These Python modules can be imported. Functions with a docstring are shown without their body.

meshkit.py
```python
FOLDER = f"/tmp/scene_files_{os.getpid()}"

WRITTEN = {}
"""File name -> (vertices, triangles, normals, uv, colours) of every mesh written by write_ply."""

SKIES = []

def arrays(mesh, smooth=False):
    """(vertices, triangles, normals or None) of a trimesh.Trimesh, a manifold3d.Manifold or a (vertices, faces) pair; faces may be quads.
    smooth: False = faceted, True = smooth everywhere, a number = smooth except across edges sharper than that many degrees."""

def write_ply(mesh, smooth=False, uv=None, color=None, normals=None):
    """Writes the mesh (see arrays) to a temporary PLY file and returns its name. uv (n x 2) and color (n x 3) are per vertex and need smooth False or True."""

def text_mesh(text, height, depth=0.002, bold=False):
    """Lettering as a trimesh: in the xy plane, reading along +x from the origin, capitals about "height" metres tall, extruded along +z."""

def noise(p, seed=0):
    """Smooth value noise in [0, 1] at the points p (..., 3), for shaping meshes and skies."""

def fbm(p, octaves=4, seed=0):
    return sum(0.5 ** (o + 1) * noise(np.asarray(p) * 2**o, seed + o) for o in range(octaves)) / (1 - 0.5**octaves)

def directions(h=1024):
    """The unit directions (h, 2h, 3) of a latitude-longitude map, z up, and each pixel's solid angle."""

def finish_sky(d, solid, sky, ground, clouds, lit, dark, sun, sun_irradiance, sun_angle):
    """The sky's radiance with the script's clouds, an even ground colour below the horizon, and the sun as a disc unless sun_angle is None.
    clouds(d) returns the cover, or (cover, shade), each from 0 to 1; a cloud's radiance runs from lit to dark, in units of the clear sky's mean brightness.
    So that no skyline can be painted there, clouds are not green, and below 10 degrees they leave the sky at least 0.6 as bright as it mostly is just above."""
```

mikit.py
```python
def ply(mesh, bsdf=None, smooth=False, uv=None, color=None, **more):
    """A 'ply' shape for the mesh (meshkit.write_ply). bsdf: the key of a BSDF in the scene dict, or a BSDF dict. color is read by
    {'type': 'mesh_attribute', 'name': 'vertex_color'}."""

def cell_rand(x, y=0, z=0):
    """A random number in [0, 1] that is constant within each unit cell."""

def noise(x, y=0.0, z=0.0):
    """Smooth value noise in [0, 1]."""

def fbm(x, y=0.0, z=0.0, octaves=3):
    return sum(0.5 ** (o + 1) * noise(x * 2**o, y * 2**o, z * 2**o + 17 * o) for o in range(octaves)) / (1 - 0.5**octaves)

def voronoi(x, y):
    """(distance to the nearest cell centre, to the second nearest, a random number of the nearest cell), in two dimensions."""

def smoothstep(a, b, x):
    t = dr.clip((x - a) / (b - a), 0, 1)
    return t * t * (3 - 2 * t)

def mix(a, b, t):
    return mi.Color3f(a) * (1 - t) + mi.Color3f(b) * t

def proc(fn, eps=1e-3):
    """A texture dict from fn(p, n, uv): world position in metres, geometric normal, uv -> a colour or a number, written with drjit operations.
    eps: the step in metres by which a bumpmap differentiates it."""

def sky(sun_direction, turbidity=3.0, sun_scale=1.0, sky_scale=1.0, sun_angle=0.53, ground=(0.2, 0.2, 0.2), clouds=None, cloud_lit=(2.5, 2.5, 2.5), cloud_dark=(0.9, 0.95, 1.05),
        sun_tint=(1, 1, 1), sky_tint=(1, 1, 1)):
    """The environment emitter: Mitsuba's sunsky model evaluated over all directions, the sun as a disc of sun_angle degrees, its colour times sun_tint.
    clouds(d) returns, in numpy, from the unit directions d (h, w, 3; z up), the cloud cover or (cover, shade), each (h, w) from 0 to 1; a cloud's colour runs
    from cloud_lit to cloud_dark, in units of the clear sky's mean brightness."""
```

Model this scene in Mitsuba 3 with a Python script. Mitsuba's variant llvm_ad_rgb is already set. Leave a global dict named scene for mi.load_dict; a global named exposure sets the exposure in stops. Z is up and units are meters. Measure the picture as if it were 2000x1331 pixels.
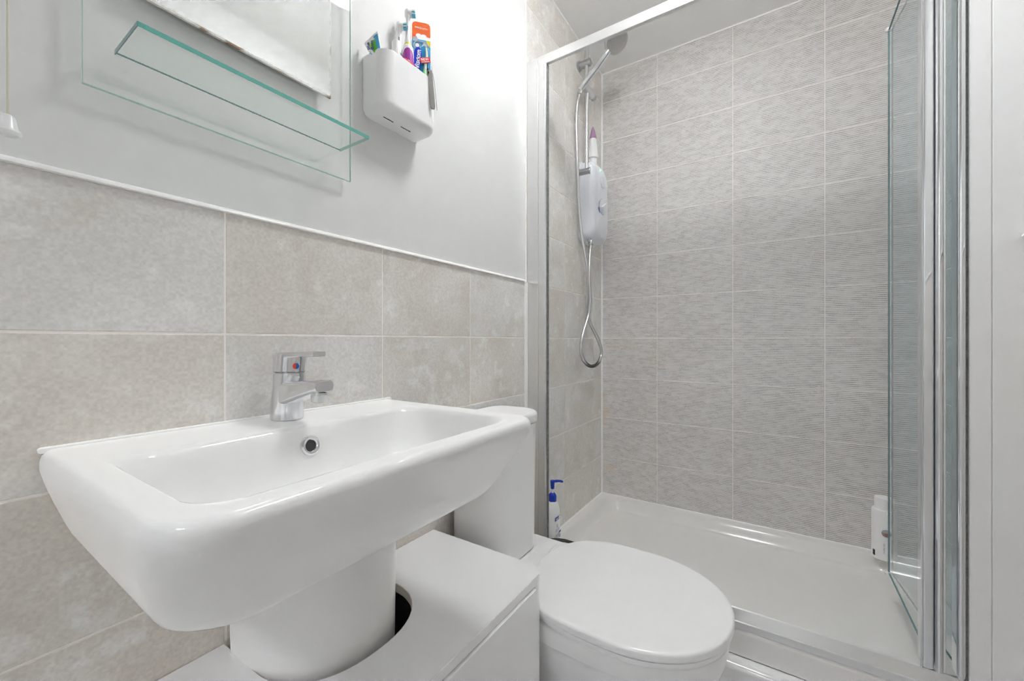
import math, random
import numpy as np, trimesh, manifold3d as m3
import drjit as dr, mitsuba as mi, mikit, meshkit
from mikit import proc, noise, fbm, smoothstep, mix, cell_rand
from shapely.geometry import Polygon, Point, box as sbox
from shapely import affinity

random.seed(7); rng = np.random.default_rng(7)
T = mi.ScalarTransform4f
scene, labels = {}, {}
V = lambda *a: np.array(a, float)

# ------------------------------------------------------------------ camera, lights, exposure
CAM, YAW = V(-.3033, -.767, .984), .5806
scene['camera'] = {'type': 'perspective', 'fov': 103.11, 'fov_axis': 'x', 'near_clip': .02, 'far_clip': 50.,
                   'to_world': T().look_at(origin=CAM.tolist(), target=(CAM + V(math.cos(YAW), math.sin(YAW), 0)).tolist(), up=[0, 0, 1])}
exposure = 2.06
LAMP_ROOM = (.604, -.555, 2.36)       # round lamp on the room's ceiling
LAMP_SHOWER = (1.345, -.44, 2.36)     # recessed lamp over the shower
LAMP_HALL = (-1.62, -.6, 2.36)      # lamp in the hall beyond the open door
E_ROOM, E_SHOWER, E_HALL = (11.2, 11.35, 11.5), (2.6, 2.62, 2.66), (11., 11.3, 11.8)

# ------------------------------------------------------------------ helpers
def nkey(base):
    if base not in scene and base not in used: used.add(base); return base
    i = 1
    while f'{base}_{i:03d}' in used or f'{base}_{i:03d}' in scene: i += 1
    k = f'{base}_{i:03d}'; used.add(k); return k
used = set()
def thing(name, label, cat, group=None):
    k = nkey(name); labels[k] = {'label': label, 'category': cat}
    if group: labels[k]['group'] = group
    return k
def obj(name, mesh, bsdf, parent=None, smooth=35, label=None, kind=None, **kw):
    k = nkey((parent + '__' if parent else '') + name)
    scene[k] = mikit.ply(mesh, bsdf, smooth, **kw) if not isinstance(mesh, dict) else mesh
    if label: labels.setdefault(k, {})['label'] = label
    if kind: labels.setdefault(k, {})['kind'] = kind
    return k
def struct(name, mesh, bsdf, smooth=False, label=None):
    k = obj(name, mesh, bsdf, None, smooth)
    labels[k] = {'kind': 'structure'}
    if label: labels[k]['label'] = label
    return k
def tm(v, f): return trimesh.Trimesh(np.asarray(v, float), np.asarray(f, int), process=False)
def cat(*ms): return trimesh.util.concatenate([m if isinstance(m, trimesh.Trimesh) else tm(*meshkit.arrays(m)[:2]) for m in ms])
def box(x0, x1, y0, y1, z0, z1):
    m = trimesh.creation.box((abs(x1-x0), abs(y1-y0), abs(z1-z0))); m.apply_translation(((x0+x1)/2, (y0+y1)/2, (z0+z1)/2)); return m
def rbox(x0, x1, y0, y1, z0, z1, r=.003, seg=12):
    """box with rounded edges"""
    x0, x1 = sorted((x0, x1)); y0, y1 = sorted((y0, y1)); z0, z1 = sorted((z0, z1))
    s = m3.Manifold.sphere(r, seg); pts = s.to_mesh().vert_properties[:, :3]
    P = [pts + V(a, b, c) for a in (x0+r, x1-r) for b in (y0+r, y1-r) for c in (z0+r, z1-r)]
    mm = m3.Manifold.hull_points(np.vstack(P)); return tm(*meshkit.arrays(mm)[:2])
def rrect(x0, x1, y0, y1, r, n=8):
    """rounded rectangle ring; r one radius or four (x1y1, x0y1, x0y0, x1y0)"""
    rs = [r]*4 if np.isscalar(r) else r
    cs = [(x1, y1, -1, -1, 0), (x0, y1, 1, -1, 90), (x0, y0, 1, 1, 180), (x1, y0, -1, 1, 270)]
    out = []
    for (cx, cy, sx, sy, a0), rr in zip(cs, rs):
        for k in range(n+1):
            a = math.radians(a0 + 90*k/n)
            out.append((cx + sx*rr + rr*math.cos(a), cy + sy*rr + rr*math.sin(a)))
    return np.array(out)
def loft(rings, cap0=True, cap1=True, closed=False):
    R = [np.asarray(r, float) for r in rings]; n = len(R[0]); v = np.vstack(R); f = []
    m = len(R)
    for i in range(m if closed else m-1):
        a, b = i*n, ((i+1) % m)*n
        for j in range(n):
            k = (j+1) % n
            f += [(a+j, a+k, b+k), (a+j, b+k, b+j)]
    v = list(map(tuple, v))
    if cap0 and not closed:
        c = len(v); v.append(tuple(R[0].mean(0))); f += [(c, (j+1) % n, j) for j in range(n)]
    if cap1 and not closed:
        c = len(v); v.append(tuple(R[-1].mean(0))); o = (m-1)*n; f += [(c, o+j, o+(j+1) % n) for j in range(n)]
    return tm(v, f)
def ring3(xy, z): xy = np.asarray(xy); return np.column_stack([xy, np.full(len(xy), z)])
def lathe(prof, n=32, axis='z', at=(0, 0, 0)):
    """prof: (r, h) list from one end to the other"""
    a = np.arange(n)*2*math.pi/n
    rings = [np.column_stack([r*np.cos(a), r*np.sin(a), np.full(n, h)]) for r, h in prof]
    m = loft(rings)
    if axis == 'x': m.apply_transform(np.array([[0, 0, 1, 0], [1, 0, 0, 0], [0, 1, 0, 0], [0, 0, 0, 1.]]))
    if axis == 'y': m.apply_transform(np.array([[0, 1, 0, 0], [0, 0, 1, 0], [1, 0, 0, 0], [0, 0, 0, 1.]]))
    m.apply_translation(at); return m
def frame(d, up=(0, 0, 1)):
    """matrix whose z column is d"""
    z = V(*d)/np.linalg.norm(d); x = np.cross(up, z)
    if np.linalg.norm(x) < 1e-6: x = V(1, 0, 0)
    x /= np.linalg.norm(x); y = np.cross(z, x)
    M = np.eye(4); M[:3, 0], M[:3, 1], M[:3, 2] = x, y, z; return M
def along(m, p0, d, up=(0, 0, 1)):
    M = frame(d, up); M[:3, 3] = p0; m = m.copy(); m.apply_transform(M); return m
def rod(p0, p1, r, n=20, ch=.001):
    p0, p1 = V(*p0), V(*p1); L = np.linalg.norm(p1-p0)
    return along(lathe([(r-ch, 0), (r, ch), (r, L-ch), (r-ch, L)], n), p0, p1-p0)
def spline(P, n):
    from scipy.interpolate import CubicSpline
    P = np.asarray(P, float); t = np.concatenate([[0], np.cumsum(np.sqrt(np.linalg.norm(np.diff(P, axis=0), axis=1)))])
    q = CubicSpline(t, P)(np.linspace(0, t[-1], 4000))
    s = np.concatenate([[0], np.cumsum(np.linalg.norm(np.diff(q, axis=0), axis=1))])
    return np.column_stack([np.interp(np.linspace(0, s[-1], n), s, q[:, k]) for k in range(3)]), s[-1]
def tube(P, radii, sides=12):
    P = np.asarray(P, float); t = np.gradient(P, axis=0); t /= np.linalg.norm(t, axis=1, keepdims=True)
    u = np.cross(t[0], V(.3, .9, .2)); rings = []; radii = np.broadcast_to(radii, len(P))
    for p, d, r in zip(P, t, radii):
        u = u - d*(u@d); u /= np.linalg.norm(u); w = np.cross(d, u)
        a = np.arange(sides)*2*math.pi/sides
        rings.append(p + r*(np.cos(a)[:, None]*u + np.sin(a)[:, None]*w))
    return loft(rings)
def extr(poly, h):
    parts = [trimesh.creation.extrude_polygon(g, h, engine='earcut') for g in (poly.geoms if hasattr(poly, 'geoms') else [poly]) if g.geom_type == 'Polygon' and g.area > 1e-12]
    return trimesh.util.concatenate(parts)
def put(m, M): m = m.copy(); m.apply_transform(M); return m
def fmat(o, x, y):
    """local xy plane with x, y axes at o"""
    x = V(*x)/np.linalg.norm(x); y = V(*y); y = y - x*(x@y); y /= np.linalg.norm(y)
    M = np.eye(4); M[:3, 0], M[:3, 1], M[:3, 2], M[:3, 3] = x, y, np.cross(x, y), o; return M

# ------------------------------------------------------------------ materials
def pr(c, rough=.5, **k): return {'type': 'principled', 'base_color': {'type': 'rgb', 'value': list(c)} if not isinstance(c, dict) else c, 'roughness': rough, **k}
def two(b): return {'type': 'twosided', 'b': b}
TX, TZ, TX0, TZ0, TY0 = .32056, .2024, -.0007, .995, -.2783   # tile pitch and grid
XB, ZC, YR, XE = 1.7123, 2.36, -1.188, .9645                   # far wall, ceiling, right wall, front plane of the enclosure
def plain_tile(p, n, uv):
    g = p.x + p.y*1.0
    i, j = dr.floor((p.x - TX0)/TX), dr.floor((p.z - TZ0)/TZ)
    o = cell_rand(i, j, 3)*40
    hue = .5 + (cell_rand(i, j, 1041) - .5)*dr.select(i > 2, .45, .9)
    b = fbm(g*9 + o, p.z*9, o, 5); s = fbm(g*34 + o, p.z*34, 7, 4); gr = fbm(g*260, p.z*260, 3, 3)
    c = mix(mix((.640, .630, .620), (.625, .570, .500), hue), mix((.695, .690, .686), (.690, .655, .612), hue), smoothstep(.30, .68, b))
    c = mix(c, (.80, .795, .785), smoothstep(.60, .78, s*.62 + fbm(g*12 + 9, p.z*12 + o, 1, 3)*.42)*.55)
    c = mix(c, (.57, .525, .475), smoothstep(.60, .80, fbm(g*20 - o, p.z*20, 9, 4))*.40)
    return c*(.87 + .26*gr)
def lined(p):
    w = (noise(p.y*14, p.z*20, 2) - .5)*.10
    t = p.z/.00722 + w*2.4
    k = dr.floor(t); fr = t - k
    st = fbm(p.y*42 + cell_rand(k, 1, 1)*99, k*1.7, 3, 2)
    d = dr.abs(fr - .5)*2
    return smoothstep(.42, .92, d), st, k
def lined_tile(p, n, uv):
    d, st, k = lined(p)
    dark = d*(.30 + .70*smoothstep(.34, .70, st))
    c = mix((.745, .73, .712), (.68, .662, .642), fbm(p.y*5, p.z*5, 4, 3))
    c = c*(.94 + .14*fbm(p.y*60, k*3.1, 8, 2))
    c = mix(c, (.27, .25, .235), dark*.85)
    rust = smoothstep(.52, .72, fbm(p.y*7, p.z*9, 11, 3))*smoothstep(-.42, -.08, p.y)*smoothstep(1.1, .7, p.z)
    return mix(c, c*mi.Color3f(1.04, .88, .72), rust*.75)
def lined_bump(p, n, uv): return 1 - lined(p)[0]
def grain_bump(p, n, uv): return fbm((p.x+p.y)*160, p.z*160, 1, 3)
MAT = scene
MAT['tile_plain'] = two(pr(proc(plain_tile), .42, specular=.45))
MAT['tile_lined'] = two({'type': 'bumpmap', 'a': proc(lined_bump, 4e-4), 'scale': .0005, 'b': pr(proc(lined_tile), .46, specular=.35)})
MAT['grout'] = two(pr((.86, .82, .77), .8))
def wall_paint(p, n, uv): return mi.Color3f(.67, .67, .66)*(.985 + .03*fbm((p.x+p.y)*30, p.z*30, 2, 3))
MAT['paint_white'] = two(pr(proc(wall_paint), .6, specular=.3))
MAT['ceiling_paint'] = two(pr((.82, .815, .80), .7))
MAT['plastic_trim'] = two(pr((.84, .83, .82), .25))
MAT['sealant'] = two(pr((.86, .86, .85), .35))
MAT['ceramic'] = two(pr((.80, .80, .795), .05, specular=.5, clearcoat=.6, clearcoat_gloss=.96))
MAT['tray_acrylic'] = two(pr((.78, .765, .745), .14, specular=.5))
MAT['gloss_board'] = two(pr((.80, .80, .80), .08, specular=.5))
MAT['board_edge'] = two(pr((.62, .58, .52), .6))
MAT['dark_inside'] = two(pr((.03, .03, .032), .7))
MAT['seat_plastic'] = two(pr((.82, .82, .82), .16, specular=.5))
MAT['chrome'] = two(pr((.78, .79, .81), .04, metallic=1.))
MAT['chrome_soft'] = two(pr((.74, .745, .75), .22, metallic=1.))
MAT['chrome_dark'] = two(pr((.50, .51, .52), .28, metallic=1.))
MAT['satin_silver'] = two(pr((.80, .80, .79), .20, metallic=.85, specular=.5))
MAT['frame_silver'] = two(pr((.84, .84, .84), .40, metallic=.25, specular=.5))
MAT['steel'] = two(pr((.60, .58, .56), .3, metallic=1.))
MAT['mirror'] = two({'type': 'conductor', 'material': 'none', 'specular_reflectance': {'type': 'rgb', 'value': [.90, .915, .91]}})
def corroded(p, n, uv):
    a = fbm(p.x*90 + p.y*50, p.z*90, 5, 4); b = noise(p.x*25, p.z*25, 8)
    c = mix((.62, .60, .56), (.25, .16, .10), smoothstep(.42, .62, a)); return mix(c, (.72, .71, .68), smoothstep(.5, .7, b)*.8)
MAT['mirror_edge'] = two(pr(proc(corroded), .5))
MAT['pane_green'] = {'type': 'thindielectric', 'int_ior': 1.5, 'specular_transmittance': {'type': 'rgb', 'value': [.985, .996, .990]}}
MAT['pane_shelf'] = {'type': 'thindielectric', 'int_ior': 1.5, 'specular_transmittance': {'type': 'rgb', 'value': [.92, .96, .945]}}
MAT['pane_door'] = {'type': 'thindielectric', 'int_ior': 1.52, 'specular_transmittance': {'type': 'rgb', 'value': [.72, .82, .855]}}
MAT['glass_edge_teal'] = two(pr((.12, .42, .36), .15))
MAT['glass_edge_dark'] = two(pr((.16, .25, .26), .2))
MAT['glass_edge_pale'] = two(pr((.38, .54, .49), .2))
MAT['black_rubber'] = two(pr((.05, .05, .055), .7))
MAT['black_plastic'] = two(pr((.025, .022, .022), .35))
def brush(p, n, uv): return mi.Color3f(.16)*(.5 + fbm(p.y*300, p.z*300, 1, 2))
MAT['seal_brush'] = two(pr(proc(brush), .8))
MAT['white_plastic'] = two(pr((.80, .80, .80), .25))
MAT['shower_plastic'] = two(pr((.76, .78, .82), .2))
MAT['cord'] = two(pr((.62, .58, .48), .8))
MAT['floor_vinyl'] = two(pr((.52, .52, .53), .35))
MAT['blue_plastic'] = two(pr((.006, .035, .42), .25))
MAT['print_blue'] = two(pr((.02, .05, .26), .4))
MAT['print_grey'] = two(pr((.40, .42, .46), .5))
MAT['print_black'] = two(pr((.04, .04, .05), .5))
MAT['print_white'] = two(pr((.88, .88, .88), .4))
MAT['print_brown'] = two(pr((.32, .12, .06), .4))
MAT['lilac_plastic'] = two(pr((.35, .20, .33), .3))
MAT['purple_plastic'] = two(pr((.36, .05, .35), .3))
MAT['red_plastic'] = two(pr((.72, .02, .03), .3))
MAT['dial_blue'] = two(pr((.01, .10, .42), .3))
MAT['dial_red'] = two(pr((.75, .06, .03), .3))
MAT['dial_rose'] = two(pr((.75, .35, .32), .3))
MAT['bristle_blue'] = two(pr((.12, .50, .68), .5))
MAT['bristle_teal'] = two(pr((.01, .32, .36), .5))
MAT['card_orange'] = two(pr((.86, .15, .03), .35))
MAT['card_yellow'] = two(pr((.70, .60, .03), .35))
MAT['card_blue'] = two(pr((.03, .32, .64), .3))
MAT['card_green'] = two(pr((.05, .42, .34), .3))
MAT['oval_blue'] = two(pr((.015, .04, .52), .25))
MAT['brush_grip'] = two(pr((.30, .72, .30), .3))
MAT['brush_stem'] = two(pr((.62, .72, .55), .3))
MAT['tube_green'] = two(pr((.13, .50, .04), .3))
MAT['tube_lime'] = two(pr((.40, .62, .05), .3))
MAT['tube_blue'] = two(pr((.06, .36, .66), .3))
MAT['led_green'] = {'type': 'diffuse', 'reflectance': {'type': 'rgb', 'value': [.2, .5, .35]}}
MAT['lamp_glass'] = two(pr((.9, .9, .9), .3))

# ------------------------------------------------------------------ room shell
XF = -1.15                                             # front wall behind the camera
struct('floor', box(XF-1.1, XB+.05, YR-.05, .05, -.05, 0), 'floor_vinyl')
struct('ceiling', box(XF-1.1, XB+.05, YR-.05, .05, ZC, ZC+.05), 'ceiling_paint')
PY, TT = .004, .006                                    # plaster face lies behind the tile face; tile thickness
wl_ = struct('wall_left', box(XF, XB+.05, PY, .08, 0, ZC), 'paint_white')
wr_ = struct('wall_right', box(XF, XB+.05, YR-.08, YR-PY, 0, ZC), 'paint_white')
wb_ = struct('wall_back', box(XB+PY, XB+.08, YR-PY, PY, 0, ZC), 'grout')
# front wall with an open doorway to the hall
DY0, DY1, DZ = -1.02, -.30, 2.0
struct('wall_front', cat(box(XF-.1, XF, DY1, PY, 0, ZC), box(XF-.1, XF, YR-PY, DY0, 0, ZC), box(XF-.1, XF, DY0, DY1, DZ, ZC)), 'paint_white')
struct('trim_1', cat(box(XF-.02, XF+.015, DY1, DY1+.06, 0, DZ+.06), box(XF-.02, XF+.015, DY0-.06, DY0, 0, DZ+.06), box(XF-.02, XF+.015, DY0, DY1, DZ, DZ+.06)), 'plastic_trim')
struct('wall_hall', cat(box(XF-1.15, XF-1.1, YR-.05, .05, 0, ZC), box(XF-1.1, XF-.1, .02, .05, 0, ZC), box(XF-1.1, XF-.1, YR-.05, YR-.02, 0, ZC)), 'paint_white')

G = .0030                                              # half-joint between tiles... joints are 3 mm wide
def tile_mesh(u0, u1, v0, v1, place, ch=.0009):
    """tile with a chamfered face; place(u, v, d): d metres behind the face"""
    P = []
    for d, s in ((TT, 0), (ch, 0), (0, ch)):
        P += [place(u0+s, v0+s, d), place(u1-s, v0+s, d), place(u1-s, v1-s, d), place(u0+s, v1-s, d)]
    f = [(8, 9, 10), (8, 10, 11), (0, 2, 1), (0, 3, 2)]
    for a in (0, 4):
        for k in range(4):
            l = (k+1) % 4; f += [(a+k, a+l, a+4+l), (a+k, a+4+l, a+4+k)]
    m = tm(P, f); m.fix_normals(); return m
def cuts(lo, hi, o, p):
    k = math.ceil((lo-o)/p - 1e-9); e = [lo]
    while o + k*p < hi - 1e-9:
        if o + k*p > lo + 1e-9: e.append(o + k*p)
        k += 1
    return e + [hi]
def tile_field(parent, us, vs, place, mat, grout):
    h = G/2
    for a, b in zip(us[:-1], us[1:]):
        for c, d in zip(vs[:-1], vs[1:]):
            if min(b-a, d-c) < .008: continue
            obj('tile', tile_mesh(a+h, b-h, c+h, d-h, place), mat, parent, smooth=False)
    obj('grout', grout, 'grout', parent, smooth=False)
GD = .0012                                             # how far the joints lie behind the tile face
pL = lambda u, v, d: (u, d, v)
tile_field(wl_, [TX0 + TX*k for k in (-3, -2, -1, 0, 1, 2, 3)], cuts(0, TZ0+TZ, TZ0, TZ), pL, 'tile_plain', box(TX0-3*TX, TX0+3*TX, GD, .03, 0, TZ0+TZ))
tile_field(wl_, cuts(TX0+3*TX, XB, TX0, TX), cuts(.19, ZC-.002, TZ0, TZ), pL, 'tile_plain', box(TX0+3*TX, XB+PY, GD, .03, .0, ZC))
pB = lambda u, v, d: (XB+d, u, v)
tile_field(wb_, cuts(YR, -.001, TY0, TX), cuts(.19, ZC-.002, TZ0, TZ), pB, 'tile_lined', box(XB+GD, XB+.03, YR, PY, 0, ZC))
pR = lambda u, v, d: (u, YR-d, v)
tile_field(wr_, [TX0 + TX*k for k in (-3, -2, -1, 0, 1, 2, 3)], cuts(0, TZ0+TZ, TZ0, TZ), pR, 'tile_plain', box(TX0-3*TX, TX0+3*TX, YR-.03, YR-GD, 0, TZ0+TZ))
tile_field(wr_, cuts(TX0+3*TX, XB, TX0, TX), cuts(.19, ZC-.002, TZ0, TZ), pR, 'tile_plain', box(TX0+3*TX, XB+PY, YR-.03, YR-GD, 0, ZC))
# quadrant trims on the tile edges
def quadrant(L, r=.009, n=6):
    a = np.linspace(0, math.pi/2, n+1)
    pts = [(0, 0)] + [(r*math.cos(t), r*math.sin(t)) for t in a]
    return extr(Polygon(pts), L)
ztr = TZ0 + TZ
# profile x -> -y (out of the wall), y -> +z (up), extruded along x
q = quadrant(TX*6-.012, .0085); struct('trim_2', put(q, fmat(V(TX0-3*TX, PY, ztr-.001), (0, -1, 0), (0, 0, 1)) @ np.diag([1.25, 1, -1, 1])), 'plastic_trim', 40)
q = quadrant(ZC-ztr+.004, .0085); struct('trim_3', put(q, fmat(V(TX0+3*TX+.001, PY, ztr-.003), (0, -1, 0), (-1, 0, 0)) @ np.diag([1.25, 1.9, 1, 1])), 'plastic_trim', 40)
q = quadrant(TX*6, .0085); struct('trim_4', put(q, fmat(V(TX0-3*TX, YR-PY, ztr-.001), (0, 1, 0), (0, 0, 1)) @ np.diag([1.25, 1, 1, 1])), 'plastic_trim', 40)
# white sealant in the shower's corners
def bead(p0, p1, r): return rod(p0, p1, r, 10)
struct('trim_5', bead((XB-.0005, -.0005, .19), (XB-.0005, -.0005, ZC), .0065), 'sealant', True)
struct('trim_6', bead((XB, 0, ZC), (XB, YR, ZC), .006), 'sealant', True)
struct('trim_7', bead((XE, 0, ZC), (XB, 0, ZC), .005), 'sealant', True)
struct('trim_8', bead((XB, 0, .193), (XB, YR, .193), .008), 'sealant', True)
struct('trim_9', bead((XE+.03, 0, .193), (XB, 0, .193), .008), 'sealant', True)

# ------------------------------------------------------------------ lamps
def lamp_disc(c, r, e, z, n=48):
    a = np.arange(n)*2*math.pi/n
    v = np.vstack([[(c[0], c[1], z)], np.column_stack([c[0]+r*np.cos(a), c[1]+r*np.sin(a), np.full(n, z)])])
    f = [(0, 1+(k+1) % n, 1+k) for k in range(n)]
    d = mikit.ply(tm(v, f), 'lamp_glass'); d['emitter'] = {'type': 'area', 'radiance': {'type': 'rgb', 'value': list(e)}}; return d
k = thing('ceiling_light', 'round white lamp on the ceiling of the room between basin and toilet', 'light')
obj('housing', lathe([(.15, 0), (.155, .01), (.155, .045), (.15, .05)], 48, at=(LAMP_ROOM[0], LAMP_ROOM[1], ZC-.05)), 'white_plastic', k)
dm = mikit.ply(lathe([(.0005, -.075)] + [(.140*math.sin(a), -.075*math.cos(a)) for a in np.linspace(.15, math.pi/2, 10)] + [(.140, .003)], 48, at=(LAMP_ROOM[0], LAMP_ROOM[1], ZC-.052)), 'lamp_glass', True)
dm['emitter'] = {'type': 'area', 'radiance': {'type': 'rgb', 'value': list(E_ROOM)}}; obj('diffuser', dm, None, k)
k = thing('downlight', 'small recessed lamp in the ceiling over the shower tray', 'light')
obj('rim', lathe([(.052, .006), (.060, .006), (.060, 0), (.050, -.004), (.046, .002), (.046, .006)], 40, at=(LAMP_SHOWER[0], LAMP_SHOWER[1], ZC-.0065)), 'white_plastic', k)
obj('diffuser', lamp_disc(LAMP_SHOWER, .045, E_SHOWER, ZC-.0062), None, k)
k = thing('hall_light', 'round lamp on the ceiling of the hall behind the open doorway', 'light')
obj('housing', lathe([(.20, 0), (.205, .01), (.205, .045), (.20, .05)], 40, at=(LAMP_HALL[0], LAMP_HALL[1], ZC-.05)), 'white_plastic', k)
obj('diffuser', lamp_disc(LAMP_HALL, .19, E_HALL, ZC-.0515), None, k)

# ------------------------------------------------------------------ shower tray and its plinth
def rsdf(x, y, x0, x1, y0, y1, r):
    cx, cy, hx, hy = (x0+x1)/2, (y0+y1)/2, (x1-x0)/2-r, (y1-y0)/2-r
    qx, qy = np.abs(x-cx)-hx, np.abs(y-cy)-hy
    return np.hypot(np.maximum(qx, 0), np.maximum(qy, 0)) + np.minimum(np.maximum(qx, qy), 0) - r
def sstep(a, b, t): t = np.clip((t-a)/(b-a), 0, 1); return t*t*(3-2*t)
TXA, TXBk, TYA, TYB = .962, XB-.001, YR+.001, -.001
gx = np.concatenate([[TXA, TXA+.003, TXA+.008], np.linspace(TXA+.02, TXBk, 70)]); gy = np.linspace(TYA, TYB, 100)
X, Y = np.meshgrid(gx, gy, indexing='ij')
d = -rsdf(X, Y, TXA+.062, TXBk-.030, TYA+.030, TYB-.030, .10)
Zt = .197 - .046*sstep(0, .044, d) - .010*sstep(.03, .40, d)
Zt[0] -= .012; Zt[1] -= .004; Zt[2] -= .0008
nx, ny = X.shape
vt = np.column_stack([X.ravel(), Y.ravel(), Zt.ravel()]); I = np.arange(nx*ny).reshape(nx, ny)
ft = np.vstack([np.column_stack([I[:-1, :-1].ravel(), I[1:, :-1].ravel(), I[1:, 1:].ravel()]), np.column_stack([I[:-1, :-1].ravel(), I[1:, 1:].ravel(), I[:-1, 1:].ravel()])])
edge = np.concatenate([I[0, ::-1], I[1:, 0], I[-1, 1:], I[-2:0:-1, -1]])
nb = len(vt); low = vt[edge].copy(); low[:, 2] = .126; vt = np.vstack([vt, low]); ne = len(edge)
sk = []
for a in range(ne):
    b = (a+1) % ne; sk += [(edge[a], nb+a, nb+b), (edge[a], nb+b, edge[b])]
tray = thing('shower_tray', 'low white rectangular shower tray on the floor of the enclosure', 'shower tray')
obj('basin', tm(vt, np.vstack([ft, sk])), 'tray_acrylic', tray, 40)
obj('drain_cover', lathe([(.0, .004), (.035, .004), (.045, .002), (.046, 0), (.0, 0)][::-1], 36, at=(1.34, -.17, .1420)), 'chrome', tray, 40)
k = thing('plinth', 'white boxed plinth with a rounded top edge below the shower tray front', 'plinth')
prof = [(XE+.3, 0), (XE+.3, .1235), (XE-.010, .1235)] + [(XE-.026+.016*math.sin(a), .1075+.016*math.cos(a)) for a in np.linspace(0, -math.pi/2, 8)] + [(XE-.042, 0)]
m = extr(Polygon(prof), -YR-.002); m = put(m, fmat(V(0, -.001, 0), (1, 0, 0), (0, 0, 1)))
obj('front_board', m, 'gloss_board', k, 40)

# ------------------------------------------------------------------ shower enclosure: fixed frame, rail, sill
enc = thing('shower_enclosure', 'silver metal shower enclosure frame around the tray opening', 'shower enclosure')
ZR0, ZR1, ZS = 1.962, 2.000, .2465
ZTOP = 1.985
def prof_z(pts, z0, z1): return put(extr(Polygon(pts), z1-z0), np.array([[1, 0, 0, 0], [0, 1, 0, 0], [0, 0, 1, z0], [0, 0, 0, 1.]]))
def rprof(x0, x1, y0, y1, r, z0, z1): return prof_z(rrect(x0, x1, y0, y1, r, 4), z0, z1)
obj('wall_profile', rprof(XE, XE+.020, -.047, -.001, .0015, .205, 1.997), 'satin_silver', enc)
obj('jamb', rprof(XE-.001, XE+.018, -.0765, -.0472, .003, .205, 1.997), 'satin_silver', enc)
obj('jamb_chrome_edge', rprof(XE+.000, XE+.014, -.0797, -.0765, .0015, .247, 1.965), 'chrome', enc)
obj('seal_strip', rprof(XE+.006, XE+.016, -.0825, -.0797, .001, .247, 1.965), 'seal_brush', enc)
obj('wall_profile', rprof(XE, XE+.045, YR+.001, YR+.0455, .0015, .205, 1.997), 'frame_silver', enc)
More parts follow.
